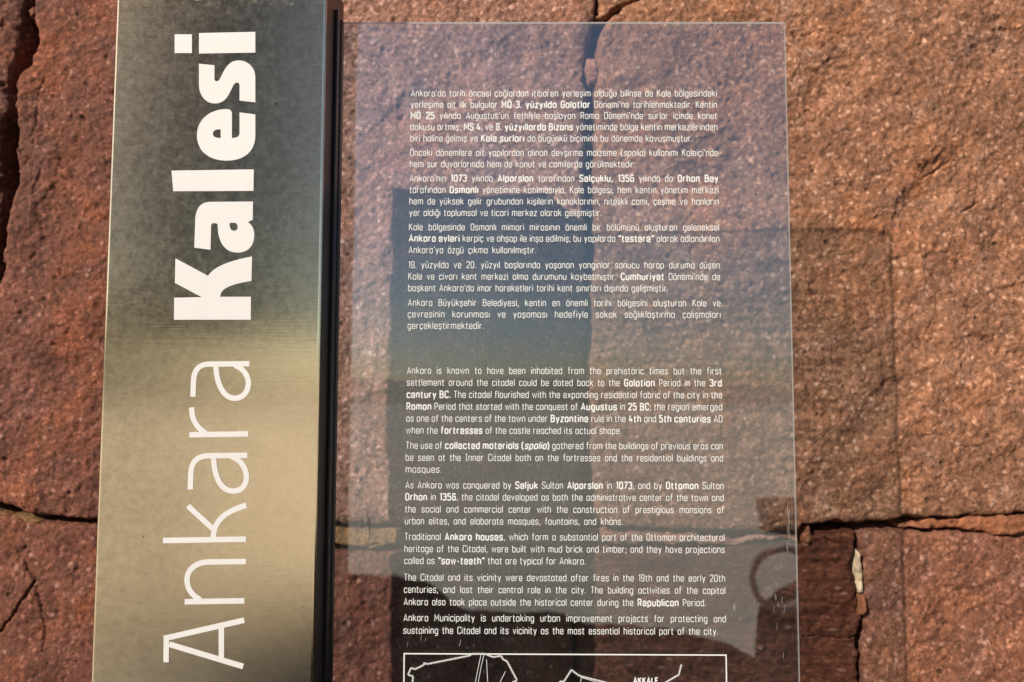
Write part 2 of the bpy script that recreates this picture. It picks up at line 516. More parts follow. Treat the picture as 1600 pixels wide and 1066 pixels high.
def stone(name, P, mat, base=0.0, Rr=0.006, rough=1.0, seed=1, jitter=0.0022, striated=False, tilt=(0, 0), world_pts=False, label=None, skirt=0.006):
    Q = P if world_pts else [W(*p) for p in P]
    xs = [q[0] for q in Q]; zs = [q[1] for q in Q]
    pad = 0.02
    ax = AX[(AX > min(xs)-pad) & (AX < max(xs)+pad)]
    az = AZ[(AZ > min(zs)-pad) & (AZ < max(zs)+pad)]
    if len(ax) < 3 or len(az) < 3:
        return
    X, Z = np.meshgrid(ax, az)
    jx = jitter*(fbm(X*45, Z*45, seed+3, 3) + 0.5*fbm(X*160, Z*160, seed+4, 2))
    jz = jitter*(fbm(X*45, Z*45, seed+7, 3) + 0.5*fbm(X*160, Z*160, seed+8, 2))
    D = sdf(Q, X + jx, Z + jz)
    # height towards the viewer
    if striated:
        H = 0.0012*fbm(X*5, Z*55, seed, 3) + 0.0014*fbm(X*60, Z*80, seed+1, 4) + 0.0006*fbm(X*190, Z*190, seed+5, 3, 0.6)
    else:
        H = 0.0045*fbm(X*6, Z*6, seed, 3)*rough + 0.0016*fbm(X*28+0.4*Z*28, Z*34, seed+1, 4, 0.55)*rough
        rid = 1 - np.abs(fbm(X*18+Z*9, Z*22-X*8, seed+2, 4))
        H += 0.0020*rough*np.clip(rid-0.55, 0, 1)
        H += 0.00075*fbm(X*190, Z*190, seed+5, 3, 0.6)*rough
        pit = fbm(X*110, Z*110, seed+6, 2)
        H -= 0.0013*np.clip(pit-0.70, 0, 1)/0.4*rough
    H += tilt[0]*(X - np.mean(xs)) + tilt[1]*(Z - np.mean(zs))
    for (cx, cz), (ra, rb), dp, an in DENTS_W:
        ux = (X-cx)*math.cos(an) + (Z-cz)*math.sin(an); uz = -(X-cx)*math.sin(an) + (Z-cz)*math.cos(an)
        q = (ux/ra)**2 + (uz/rb)**2 + 0.5*fbm(X*50, Z*50, 77, 3)
        H -= dp*np.clip(1-q, 0, 1)**0.6*np.clip(D/0.02, 0, 1)
    for CP, w, dp in CRACKS_W:
        d, t = line_d(CP, X + 0.0012*fbm(X*120, Z*120, 91, 3), Z + 0.0012*fbm(X*120, Z*120, 92, 3))
        ww = w*(1.25 - np.abs(t-0.5))
        H -= dp*np.clip(1 - (d/ww)**2, 0, 1)
    r = np.clip(1 - D/Rr, 0, 1)
    H -= Rr*0.62*(1 - np.sqrt(np.clip(1 - r*r, 0, 1)))
    out_ = np.clip(-D, 0, None)
    H -= out_*6.5
    keep = D > -skirt
    Y = YW - base - H
    nz, nx = X.shape
    idx = np.arange(nx*nz).reshape(nz, nx)
    kc = keep[:-1, :-1] | keep[1:, :-1] | keep[:-1, 1:] | keep[1:, 1:]
    f = np.stack([idx[:-1, :-1][kc], idx[:-1, 1:][kc], idx[1:, 1:][kc], idx[1:, :-1][kc]], 1)
    used = np.unique(f)
    remap = -np.ones(nx*nz, np.int64); remap[used] = np.arange(len(used))
    f = remap[f]
    V = np.stack([X.ravel()[used], Y.ravel()[used], Z.ravel()[used]], 1)
    me = bpy.data.meshes.new('mesh')
    me.vertices.add(len(V)); me.vertices.foreach_set('co', V.astype(np.float32).ravel())
    me.loops.add(len(f)*4); me.loops.foreach_set('vertex_index', f.astype(np.int32).ravel())
    me.polygons.add(len(f)); me.polygons.foreach_set('loop_start', np.arange(0, len(f)*4, 4, dtype=np.int32))
    me.polygons.foreach_set('use_smooth', np.ones(len(f), bool))
    me.update(calc_edges=True)
    me.validate()
    o = link(name, me, mat, wall)
    if label:
        o['label'] = label
    return o

# stones named by what they are; outlines in photograph pixels on the wall plane
L_EDGE = [(40, -60), (34, 20), (28, 60), (14, 110), (4, 190), (0, 280), (-6, 360), (-14, 440), (-30, 560), (-40, 780)]
stone('stone_block', [(-520, -60)] + L_EDGE + [(-520, 785)], M_LEFT, base=0.001, seed=11, Rr=0.010, rough=1.3)
stone('stone_block', [(60, -60), (50, 15), (62, 62), (52, 100), (30, 118), (24, 200), (22, 250), (18, 300), (8, 350), (-2, 420), (-20, 560), (-30, 785),
                (30, 796), (90, 808), (345, 812), (338, 300), (345, -60)], M_LEFT, base=0.0, seed=23, Rr=0.007)
stone('stone_block', [(357, -60), (350, 300), (357, 812), (530, 816), (700, 826), (905, 822), (912, 700), (915, 500), (914, 300), (917, 150), (908, 100),
                (921, 55), (930, 25), (930, -60)], M_MIDST, base=0.0, seed=37, Rr=0.009)
stone('stone_block', [(938, 22), (972, 2), (1012, -20), (1020, -60), (938, -60)], M_BIG, base=-0.002, seed=41, Rr=0.004)
stone('stone_block', [(1045, -60), (1028, -12), (985, 6), (955, 24), (942, 40), (936, 70), (932, 95), (931, 200), (934, 300), (928, 420), (920, 520), (918, 700),
                (932, 800), (945, 822), (1040, 826), (1150, 832), (1245, 829), (1258, 818), (1330, 815), (1450, 806), (1620, 801), (2100, 800), (2100, -60)],
      M_BIG, base=0.002, seed=53, Rr=0.006)
stone('stone_block', [(-520, 800), (-30, 802), (30, 812), (90, 822), (345, 828), (340, 1500), (-520, 1500)], M_LEFT, base=-0.001, seed=61, Rr=0.005, rough=0.9)
stone('stone_block', [(357, 862), (530, 862), (620, 866), (800, 866), (893, 872), (896, 1000), (890, 1500), (357, 1500)], M_LEFT, base=-0.002, seed=67, Rr=0.005)
stone('stone_block', [(903, 872), (935, 858), (1100, 862), (1150, 858), (1262, 851), (1268, 834), (1336, 832), (1339, 860), (1334, 880), (1339, 935), (1346, 960),
                (1345, 1066), (1344, 1500), (900, 1500)], M_DARK, base=-0.003, seed=71, Rr=0.006, striated=True, tilt=(0, 0.02),
      label='dark striated stone block set back in the wall')
stone('stone_block', [(1349, 833), (1600, 832), (2100, 832), (2100, 1500), (1354, 1500), (1352, 1066), (1354, 980), (1350, 930), (1348, 870)], M_LOWR,
      base=0.0, seed=83, Rr=0.005, rough=0.8)
# mortar and small infill in the joints
stone('mortar_strip', [(357, 826), (530, 826), (604, 829), (700, 835), (900, 832), (905, 855), (800, 858), (620, 856), (530, 853), (357, 853)], M_OCHRE, base=-0.004,
      seed=91, Rr=0.004, label='ochre mortar bed under the middle block')
stone('mortar_strip', [(-200, 792), (0, 800), (40, 806), (60, 815), (40, 822), (0, 816), (-200, 806)], M_OCHRE, base=-0.003, seed=95, Rr=0.003,
      label='crumbling ochre mortar at the left edge')
stone('mortar_strip', [(1412, 816), (1460, 812), (1530, 810), (1600, 808), (1750, 806), (1750, 830), (1600, 829), (1560, 834), (1480, 825), (1412, 824)], M_MORT,
      base=0.001, seed=97, Rr=0.003, label='orange mortar above the lower right block')
stone('mortar_strip', [(938, 828), (985, 832), (1060, 838), (1160, 842), (1250, 836), (1256, 845), (1150, 852), (1060, 854), (990, 852), (940, 846)], M_PINK, base=-0.003,
      seed=99, Rr=0.003, label='pinkish mortar bed under the large block')
stone('stone_chip', [(918, 92), (930, 95), (934, 118), (930, 130), (922, 128), (916, 112)], M_PINK, base=0.002, seed=101, Rr=0.0025, jitter=0.0008,
      label='small pink stone chip in the vertical joint')
stone('stone_chip', [(1342, 860), (1346, 866), (1347, 892), (1350, 926), (1343, 926), (1338, 884)], M_CHIP, base=0.003, seed=103, Rr=0.002, jitter=0.0007,
      label='cream lime chip beside the lower right block')
stone('stone_chip', [(1344, 930), (1350, 930), (1351, 955), (1345, 962)], M_MORT, base=-0.001, seed=104, Rr=0.002, jitter=0.0007,
      label='tawny chip below the cream one')
stone('stone_chip', [(38, 8), (48, 6), (51, 18), (42, 24), (37, 18)], M_CHIP if False else M_MORT, base=-0.006, seed=105, Rr=0.0025, jitter=0.0008,
      label='ochre chip wedged in the wide left joint')
stone('stone_chip', [(1258, 836), (1266, 822), (1270, 842), (1262, 848)], M_MORT, base=0.0, seed=107, Rr=0.002, jitter=0.0007,
      label='small orange chip at the joint corner right of the pane')
# courses above and below the picture, and at its sides
def wrect(x0, x1, z0, z1):
    return [(x0, z0), (x1, z0), (x1, z1), (x0, z1)]
zt = W(800, -72)[1]; zb = W(800, 1512)[1]
xL = W(-532, 533)[0]; xR = W(2112, 533)[0]
rows = [(zt, 2.1, [-1.42, -0.75, -0.08, 0.52, 1.42]), (2.112, 2.52, [-1.42, -0.9, -0.35, 0.3, 0.85, 1.42]),
        (0.52, zb, [-1.42, -0.6, 0.05, 0.75, 1.42]), (0.0, 0.508, [-1.42, -0.85, -0.2, 0.4, 0.95, 1.42])]
k = 200
for z0, z1, xs in rows:
    for a, b_ in zip(xs[:-1], xs[1:]):
        stone('stone_block', wrect(a + 0.006, b_ - 0.006, z0, z1), [M_LEFT, M_BIG, M_MIDST, M_LOWR][k % 4], seed=k, Rr=0.012, world_pts=True, base=0.0)
        k += 7
for (x0, x1, z0, z1) in [(-1.42, xL, zb + 0.012, 1.5), (-1.42, xL, 1.512, zt - 0.012), (xR, 1.42, zb + 0.012, 1.35), (xR, 1.42, 1.362, zt - 0.012)]:
    stone('stone_block', wrect(x0, x1, z0, z1), M_LOWR if x0 > 0 else M_LEFT, seed=k, Rr=0.012, world_pts=True)
    k += 7
link('rubble_core', box_me(-1.42, 1.42, YW + 0.038, YW + 0.45, -0.02, 2.5), M_BACK, wall)

# ------------------------------------------------------------------ the sign
zT_post = None
sign = empty('information_sign', (-0.1, 0.56, 0), 'tall brushed steel totem sign with white vertical lettering and a clear printed glass pane', 'sign')

pl_l = unp(182, 0, YP).x; pl_r = unp(510, 0, YP).x
# top of the post: its shadow ends at y = 297 of the photograph
BACK = YP + 0.048
sh = unp(640, 297, YW)
z_top = sh.z + (YW - BACK)*SUN_SLOPE
link('steel_plate', box_me(pl_l, pl_r, YP, YP + 0.004, 0.02, z_top, 0.0018, 3), M_STEEL, sign)
link('post_body', box_me(pl_l + 0.0008, pl_r - 0.0008, YP + 0.0045, BACK, 0.0, z_top - 0.001, 0.0012, 2), M_DMETAL, sign)
link('glass_channel', box_me(pl_r - 0.03, pl_r - 0.0012, BACK + 0.0003, YG + 0.009, 0.3, z_top - 0.03, 0.0006, 2), M_DMETAL, sign)
g_top = unp(800, 34.5, YG).z
g_l = unp(531.5, 200, YG).x + 0.0005
g_r = unp(1227, 40, YG).x
prof = box_me(pl_r - 0.0006, pl_r + 0.0014, YP + 0.030, YG - 0.0005, 0.5, g_top - 0.001, 0.0004, 2)
link('sealing_profile', prof, M_RUBBER, sign)
link('sealing_lip', box_me(pl_r - 0.0005, pl_r + 0.0022, YG - 0.012, YG - 0.009, 0.5, g_top - 0.004), M_DMETAL, sign)

# pane: a box whose narrow faces are polished edges
GT = 0.003
zb_g = 0.55
gme = bpy.data.meshes.new('mesh')
x0, x1, z0, z1 = pl_r - 0.0004, g_r, zb_g, g_top
gv = [(x0, YG, z0), (x1, YG, z0), (x1, YG, z1), (x0, YG, z1), (x0, YG+GT, z0), (x1, YG+GT, z0), (x1, YG+GT, z1), (x0, YG+GT, z1)]
gf = [(0, 1, 2, 3), (5, 4, 7, 6), (1, 5, 6, 2), (3, 2, 6, 7), (0, 4, 5, 1), (4, 0, 3, 7)]
gme = mesh_from(gv, gf)
gme.materials.append(M_GLASS); gme.materials.append(M_GEDGE)
for i, p in enumerate(gme.polygons):
    p.material_index = 0 if i < 2 else 1
pane = link('glass_pane', gme, None, sign)

# ------------------------------------------------------------------ big lettering
LS = {1: (230, 30, 4.1), 2: (230, 260, 4.1), 3: (230, 540, 4.1), 4: (230, 780, 3.7273)}
YL = YP - 0.0003
def L2(reg, x, y, Y=YL):
    ox, oy, s = LS[reg]
    return unp(ox + x/s, oy + y/s, Y)
def bez(p0, p1, p2, p3, n=12):
    r = []
    for i in range(1, n+1):
        t = i/n
        r.append(tuple((1-t)**3*a + 3*(1-t)**2*t*b + 3*(1-t)*t*t*c + t**3*d for a, b, c, d in zip(p0, p1, p2, p3)))
    return r
def path(spec, n=12):
    """spec: 'M x y L x y C x y x y x y' -> list of points"""
    tk = spec.replace(',', ' ').split()
    pts = []; i = 0
    while i < len(tk):
        c = tk[i]
        if c in 'ML':
            pts.append((float(tk[i+1]), float(tk[i+2]))); i += 3
        elif c == 'C':
            q = [float(v) for v in tk[i+1:i+7]]
            pts += bez(pts[-1], q[0:2], q[2:4], q[4:6], n); i += 7
    return pts

def filled(reg, outlines, name, parent, mat, thick=0.00025):
    cu = bpy.data.curves.new('c', 'CURVE')
    cu.dimensions = '2D'; cu.fill_mode = 'BOTH'; cu.extrude = thick/2
    for ol in outlines:
        pts = [L2(reg, *p) for p in path(ol)]
        sp = cu.splines.new('POLY')
        sp.points.add(len(pts)-1)
        for q, p in zip(sp.points, pts):
            q.co = (p.x, p.z, 0, 1)
        sp.use_cyclic_u = True
    tmp = bpy.data.objects.new('tmp', cu)
    COL.objects.link(tmp)
    dg = bpy.context.evaluated_depsgraph_get()
    me = bpy.data.meshes.new_from_object(tmp.evaluated_get(dg))
    bpy.data.objects.remove(tmp)
    me.transform(Matrix(((1, 0, 0, 0), (0, 0, -1, YL), (0, 1, 0, 0), (0, 0, 0, 1))))
    me.materials.clear()
    return link(name, me, mat, parent)

def ribbon(pts, w, Y, V, F, closed=False):
    """flat band of width w along the points (x, z) in the plane Y"""
    n = len(pts)
    P = [Vector((p[0], p[1])) for p in pts]
    base = len(V)
    for i in range(n):
        if closed:
            a = P[(i-1) % n]; b = P[(i+1) % n]
        else:
            a = P[max(i-1, 0)]; b = P[min(i+1, n-1)]
        d1 = (P[i]-a); d2 = (b-P[i])
        if d1.length < 1e-9: d1 = d2
        if d2.length < 1e-9: d2 = d1
        d1 = d1.normalized(); d2 = d2.normalized()
        t = (d1+d2)
        t = d1 if t.length < 1e-6 else t.normalized()
        nrm = Vector((-t.y, t.x))
        k_ = 1.0/max(0.45, nrm.dot(Vector((-d1.y, d1.x))))
        q = nrm*(w/2*k_)
        V.append((P[i].x+q.x, Y, P[i].y+q.y)); V.append((P[i].x-q.x, Y, P[i].y-q.y))
    m = n if closed else n-1
    for i in range(m):
        j = (i+1) % n
        F.append((base+2*i, base+2*i+1, base+2*j+1, base+2*j))

def stroked(reg, specs, w, name, parent, mat):
    V, F = [], []
    for i, s in enumerate(specs):
        pts = [L2(reg, *p) for p in path(s)]
        ribbon([(p.x, p.z) for p in pts], w, YL - 0.00002*i, V, F)
    return link(name, mesh_from(V, F), mat, parent)

PLATE = bpy.data.objects['steel_plate']
def plate_child(o, ch):
    o.parent = PLATE
    return o
LET = 'letter'
filled(1, ['M 332 90 L 693 82 L 693 215 L 332 221', 'M 176 98 L 287 98 L 287 218 L 176 218'], LET, sign, M_WHITE)
filled(1, ['M 332 286 L 431 296 L 431 385 C 431 402 455 402 464 388 C 490 340 510 267 585 265 C 645 265 693 310 693 375 L 693 534 L 592 522 L 592 425 '
           'C 592 402 565 400 552 425 C 525 480 505 541 435 541 C 375 541 332 490 332 420'], LET, sign, M_WHITE)
filled(1, ['M 543 762 L 543 610 C 543 588 533 577 508 577 C 400 577 319 645 319 745 C 319 850 400 907 510 907 C 620 907 693 850 693 745 L 693 611 L 592 598 L 592 730 '
           'C 592 752 575 762 543 762', 'M 471 762 L 471 706 C 440 706 421 715 421 735 C 421 755 440 762 471 762'], LET, sign, M_WHITE)
filled(2, ['M 156 28 L 683 20 L 681 158 L 167 160'], LET, sign, M_WHITE)
filled(2, ['M 678 226 L 676 342 L 645 358 C 670 375 686 400 686 440 C 686 505 650 553 580 553 C 500 553 452 490 452 376 C 450 360 412 360 410 376 L 406 535 L 302 521 '
           'L 308 350 C 310 270 340 228 410 228', 'M 530 362 L 565 362 C 575 368 580 375 580 390 C 580 408 570 413 555 413 C 538 413 528 395 528 375'], LET, sign, M_WHITE)
filled(2, ['M 181 590 L 390 702 C 430 635 560 598 672 578 L 668 734 C 560 752 468 775 468 836 L 665 836 L 663 983 L 172 983 L 173 842 L 350 838 L 178 747'], LET, sign, M_WHITE)
pxw = (unp(401, 500, YP).x - unp(400, 500, YP).x)
WL = 8.3*pxw
stroked(3, ['M 655 117 L 400 119 C 320 121 298 165 296 240 L 293 328', 'M 440 133 C 445 250 490 338 560 338 C 620 338 648 290 648 240 C 648 190 610 140 560 127'], WL, LET, sign, M_WHITE)
stroked(3, ['M 648 566 L 270 572', 'M 285 397 C 285 470 310 520 375 562'], WL, LET, sign, M_WHITE)
stroked(3, ['M 642 703 L 390 706 C 305 710 280 760 279 830 L 276 922', 'M 425 720 C 430 840 470 932 550 932 C 610 932 636 890 636 840 C 636 790 600 730 540 712'], WL, LET, sign, M_WHITE)
stroked(4, ['M 575 233 L 92 241', 'M 238 40 L 382 172', 'M 578 35 C 470 70 388 110 385 228'], WL, LET, sign, M_WHITE)
stroked(4, ['M 566 592 L 218 598', 'M 575 363 L 360 366 C 270 368 232 420 232 470 C 232 520 260 560 310 587'], WL, LET, sign, M_WHITE)
stroked(4, ['M 566 705 L 97 812', 'M 559 975 L 128 845', 'M 432 742 L 432 932', 'M 112 806 L 110 950'], WL, LET, sign, M_WHITE)

# ------------------------------------------------------------------ squarish stroke alphabet for the printed text
# each glyph: (width, [strokes]); a stroke is a list of points, corners are rounded unless a point carries a third value 's'; 'o' closes it
XH, CH, DS = 5.0, 7.1, -1.9
def loop(w, h=XH, y0=0.0):
    return ['o', (0, y0), (w, y0), (w, h), (0, h)]
G = {}
G['a'] = (3.1, [loop(3.1), [(3.1, 0), (3.1, XH)]])
G['b'] = (3.1, [loop(3.1), [(0, 0), (0, CH)]])
G['c'] = (2.9, [[(2.9, 3.7), (2.9, 5), (0, 5), (0, 0), (2.9, 0), (2.9, 1.3)]])
G['d'] = (3.1, [loop(3.1), [(3.1, 0), (3.1, CH)]])
G['e'] = (3.1, [[(3.0, 1.2), (3.0, 0), (0, 0), (0, 5), (3.1, 5), (3.1, 2.4, 's'), (0, 2.4)]])
G['f'] = (2.0, [[(2.2, CH), (0.7, CH), (0.7, 0)], [(-0.1, XH-0.2), (2.1, XH-0.2)]])
G['g'] = (3.1, [loop(3.1), [(3.1, XH), (3.1, DS), (0.1, DS)]])
G['h'] = (3.0, [[(0, 0), (0, CH)], [(0, 5, 's'), (3.0, 5), (3.0, 0)]])
G['ı'] = (0.0, [[(0, 0), (0, XH)]])
G['i'] = (0.0, [[(0, 0), (0, XH)], [(0, 6.3), (0, 7.2)]])
G['j'] = (0.6, [[(0.6, XH), (0.6, DS), (-0.5, DS)], [(0.6, 6.3), (0.6, 7.2)]])
G['k'] = (2.9, [[(0, 0), (0, CH)], [(2.8, 5), (0.2, 2.3)], [(1.1, 3.1), (3.0, 0)]])
G['l'] = (0.0, [[(0, 0), (0, CH)]])
G['m'] = (5.2, [[(0, 0), (0, XH)], [(0, 5, 's'), (2.6, 5), (2.6, 0)], [(2.6, 5, 's'), (5.2, 5), (5.2, 0)]])
G['n'] = (3.0, [[(0, 0), (0, XH)], [(0, 5, 's'), (3.0, 5), (3.0, 0)]])
G['o'] = (3.1, [loop(3.1)])
G['p'] = (3.1, [loop(3.1), [(0, XH), (0, DS)]])
G['q'] = (3.1, [loop(3.1), [(3.1, XH), (3.1, DS)]])
G['r'] = (1.9, [[(0, 0), (0, XH)], [(0, 4.9, 's'), (2.0, 4.9)]])
G['s'] = (2.8, [[(2.8, 3.8), (2.8, 5), (0, 5), (0, 2.7), (2.8, 2.4), (2.8, 0), (0, 0), (0, 1.2)]])
G['t'] = (1.9, [[(0.6, 6.5), (0.6, 0), (2.0, 0)], [(-0.2, XH-0.2), (2.0, XH-0.2)]])
G['u'] = (3.0, [[(0, 5), (0, 0), (3.0, 0), (3.0, 5)]])
G['v'] = (3.0, [[(0, 5), (1.5, 0, 's'), (3.0, 5)]])
G['w'] = (4.8, [[(0, 5), (1.2, 0, 's'), (2.4, 5, 's'), (3.6, 0, 's'), (4.8, 5)]])
G['x'] = (2.9, [[(0, 5), (2.9, 0)], [(2.9, 5), (0, 0)]])
G['y'] = (3.0, [[(0, 5), (1.55, 0.1)], [(3.0, 5), (0.9, DS)]])
G['z'] = (2.6, [[(0, 5), (2.6, 5, 's'), (0, 0, 's'), (2.7, 0)]])
G['A'] = (3.9, [[(0, 0), (1.95, CH, 's'), (3.9, 0)], [(0.6, 2.0), (3.3, 2.0)]])
G['B'] = (3.4, [['o', (0, 0, 's'), (3.4, 0), (3.4, 3.8), (0, 3.8, 's')], [(3.1, 3.8), (3.1, CH), (0, CH, 's'), (0, 3.8)]])
G['C'] = (3.3, [[(3.3, 5.4), (3.3, CH), (0, CH), (0, 0), (3.3, 0), (3.3, 1.7)]])
G['D'] = (3.4, [['o', (0, 0, 's'), (3.4, 0), (3.4, CH), (0, CH, 's')]])
G['E'] = (2.8, [[(2.8, CH), (0, CH, 's'), (0, 0, 's'), (2.8, 0)], [(0, 3.7), (2.5, 3.7)]])
G['G'] = (3.3, [[(3.3, 5.4), (3.3, CH), (0, CH), (0, 0), (3.3, 0), (3.3, 3.4, 's'), (1.8, 3.4)]])
G['I'] = (1.8, [[(0.9, 0), (0.9, CH)], [(0, 0), (1.8, 0)], [(0, CH), (1.8, CH)]])
G['K'] = (3.4, [[(0, 0), (0, CH)], [(3.2, CH), (0.2, 3.3)], [(1.1, 4.3), (3.5, 0)]])
G['L'] = (2.7, [[(0, CH), (0, 0, 's'), (2.7, 0)]])
G['M'] = (4.4, [[(0, 0), (0, CH, 's'), (2.2, 2.4, 's'), (4.4, CH, 's'), (4.4, 0)]])
G['O'] = (3.4, [loop(3.4, CH)])
G['P'] = (3.2, [[(0, 0), (0, CH, 's'), (3.2, CH), (3.2, 3.0), (0, 3.0)]])
G['R'] = (3.3, [[(0, 0), (0, CH, 's'), (3.2, CH), (3.2, 3.2), (0, 3.2)], [(1.7, 3.2), (3.4, 0)]])
G['S'] = (3.3, [[(3.3, 5.6), (3.3, CH), (0, CH), (0, 3.8), (3.3, 3.4), (3.3, 0), (0, 0), (0, 1.6)]])
G['T'] = (3.2, [[(0, CH), (3.2, CH)], [(1.6, CH), (1.6, 0)]])
G['0'] = (3.2, [loop(3.2, CH)])
G['1'] = (1.2, [[(0, 6.1), (1.2, CH, 's'), (1.2, 0)]])
G['2'] = (3.0, [[(0, 5.6), (0, CH), (3.0, CH), (3.0, 4.2), (0, 0.9, 's'), (0, 0, 's'), (3.1, 0)]])
G['3'] = (3.0, [[(0, 5.8), (0, CH), (3.0, CH), (3.0, 3.9), (1.0, 3.9)], [(3.0, 3.9), (3.0, 0), (0, 0), (0, 1.4)]])
G['4'] = (3.2, [[(1.2, CH), (0, 1.8, 's'), (3.4, 1.8)], [(2.4, 4.0), (2.4, 0)]])
G['5'] = (3.0, [[(2.9, CH), (0, CH, 's'), (0, 4.3, 's'), (3.0, 4.3), (3.0, 0), (0, 0), (0, 1.4)]])
G['6'] = (3.1, [[(2.9, 5.8), (2.9, CH), (0, CH), (0, 0), (3.1, 0), (3.1, 4.2), (0, 4.2)]])
G['7'] = (2.8, [[(0, CH), (2.9, CH, 's'), (0.8, 0)]])
G['9'] = (3.1, [[(0.2, 1.3), (0.2, 0), (3.1, 0), (3.1, CH), (0, CH), (0, 2.9), (3.1, 2.9)]])
G['.'] = (0.0, [[(0, -0.1), (0, 0.8)]])
G[','] = (0.3, [[(0.4, 0.9), (-0.1, -1.2)]])
G[';'] = (0.3, [[(0.4, 0.9), (-0.1, -1.2)], [(0.3, 3.6), (0.3, 4.6)]])
G["'"] = (0.3, [[(0.6, CH), (0, 5.2)]])
G['"'] = (1.5, [[(0.6, CH), (0, 5.2)], [(2.0, CH), (1.4, 5.2)]])
G['('] = (1.1, [[(1.2, CH+0.5), (0, 5.2, 's'), (0, 1.0, 's'), (1.2, -1.3)]])
G[')'] = (1.1, [[(0, CH+0.5), (1.2, 5.2, 's'), (1.2, 1.0, 's'), (0, -1.3)]])
G['-'] = (1.8, [[(0, 2.7), (1.8, 2.7)]])
def deriv(ch, basech, extra):
    w, s = G[basech]
    G[ch] = (w, s + extra(w))
dots = lambda y: (lambda w: [[(w/2-0.85, y), (w/2-0.85, y+0.95)], [(w/2+0.85, y), (w/2+0.85, y+0.95)]])
deriv('ö', 'o', dots(6.2)); deriv('ü', 'u', dots(6.2)); deriv('Ö', 'O', dots(8.2)); deriv('Ü', 'u', dots(8.2))
deriv('ğ', 'g', lambda w: [[(w/2-1.1, 7.3), (w/2-0.6, 6.3), (w/2+0.6, 6.3), (w/2+1.1, 7.3)]])
ced = lambda w: [[(w/2, 0), (w/2+0.3, -0.9), (w/2-0.2, -1.9)]]
deriv('ç', 'c', ced); deriv('ş', 's', ced)

def fillet(st, r):
    closed = st[0] == 'o'
    P = st[1:] if closed else st
    n = len(P); outp = []
    for i, p in enumerate(P):
        v = Vector((p[0], p[1]))
        if (not closed and i in (0, n-1)) or len(p) > 2:
            outp.append((v.x, v.y)); continue
        a = Vector(P[(i-1) % n][:2]); b = Vector(P[(i+1) % n][:2])
        la = (a-v).length; lb = (b-v).length
        rr = min(r, la*0.5, lb*0.5)
        p0 = v + (a-v).normalized()*rr; p1 = v + (b-v).normalized()*rr
        for t in (0, 0.33, 0.67, 1):
            q = p0*(1-t)**2 + v*2*t*(1-t) + p1*t*t
            outp.append((q.x, q.y))
    return outp, closed
FIL = {}
for ch, (w, sts) in G.items():
    FIL[ch] = [fillet(s, 1.15 if ch.islower() or not ch.isalpha() else 1.35) for s in sts]
SB = 1.85      # space between the centre lines of neighbouring glyphs, beyond their widths
def parse(s):
    """* toggles bold, / toggles italic; returns words as lists of (char, bold, ital)"""
    words, cur, b, it = [], [], False, False
    for ch in s:
        if ch == '*': b = not b
        elif ch == '/': it = not it
        elif ch == ' ':
            words.append(cur); cur = []
        else: cur.append((ch, b, it))
    words.append(cur)
    return words
def cw(c):
    ch, b, it = c
    return G[ch][0]*(1.04 if b else 1.0) + (SB + (0.42 if b else 0.0))
def word_w(w):
    return sum(cw(c) for c in w) - SB
UNIT_H = 10.1/7.1        # photograph pixels per unit, vertically
UNIT_W = 1.35           # and horizontally
YT = YG - 0.0002
def put_line(text, py, xl, xr, V, F, uh=UNIT_H, uw=UNIT_W, wreg=0.76, wbold=1.34):
    words = parse(text)
    a = unp(xl, py, YT); b = unp(xr, py, YT)
    ppm = (b.x - a.x)/(xr - xl)
    z = unp(700, py, YT).z
    total = sum(word_w(w) for w in words)*uw
    avail = (xr - xl)
    k = 1.0
    if len(words) > 1:
        gap = (avail - total)/(len(words)-1)
        if gap < 4.6:
            k = (avail - 4.6*(len(words)-1))/total; gap = 4.6
        elif gap > 11:
            k = min(1.06, (avail - 11*(len(words)-1))/total); gap = (avail - total*k)/(len(words)-1)
    else:
        k = avail/total; gap = 0
    x = 0.0
    for w in words:
        for c in w:
            ch, bd, it = c
            sx = uw*k*(1.04 if bd else 1.0)
            x0_ = x + (0.22*uw*k if bd else 0)
            for si, (pts, closed) in enumerate(FIL[ch]):
                q = []
                for (gx, gy) in pts:
                    xx = x0_ + gx*sx + (gy*0.22*uw if it else 0)
                    q.append((a.x + xx*ppm, z + gy*uh*ppm))
                ribbon(q, (wbold if bd else wreg)*UNIT_H*ppm, YT - 0.00001*si, V, F, closed)
            x += cw(c)*uw*k
        x += gap - SB*uw*k
    return
def XL(y): return 642.5 - 0.0140*(y - 150)
def XR(y): return 1119.5 + 0.0172*(y - 150)
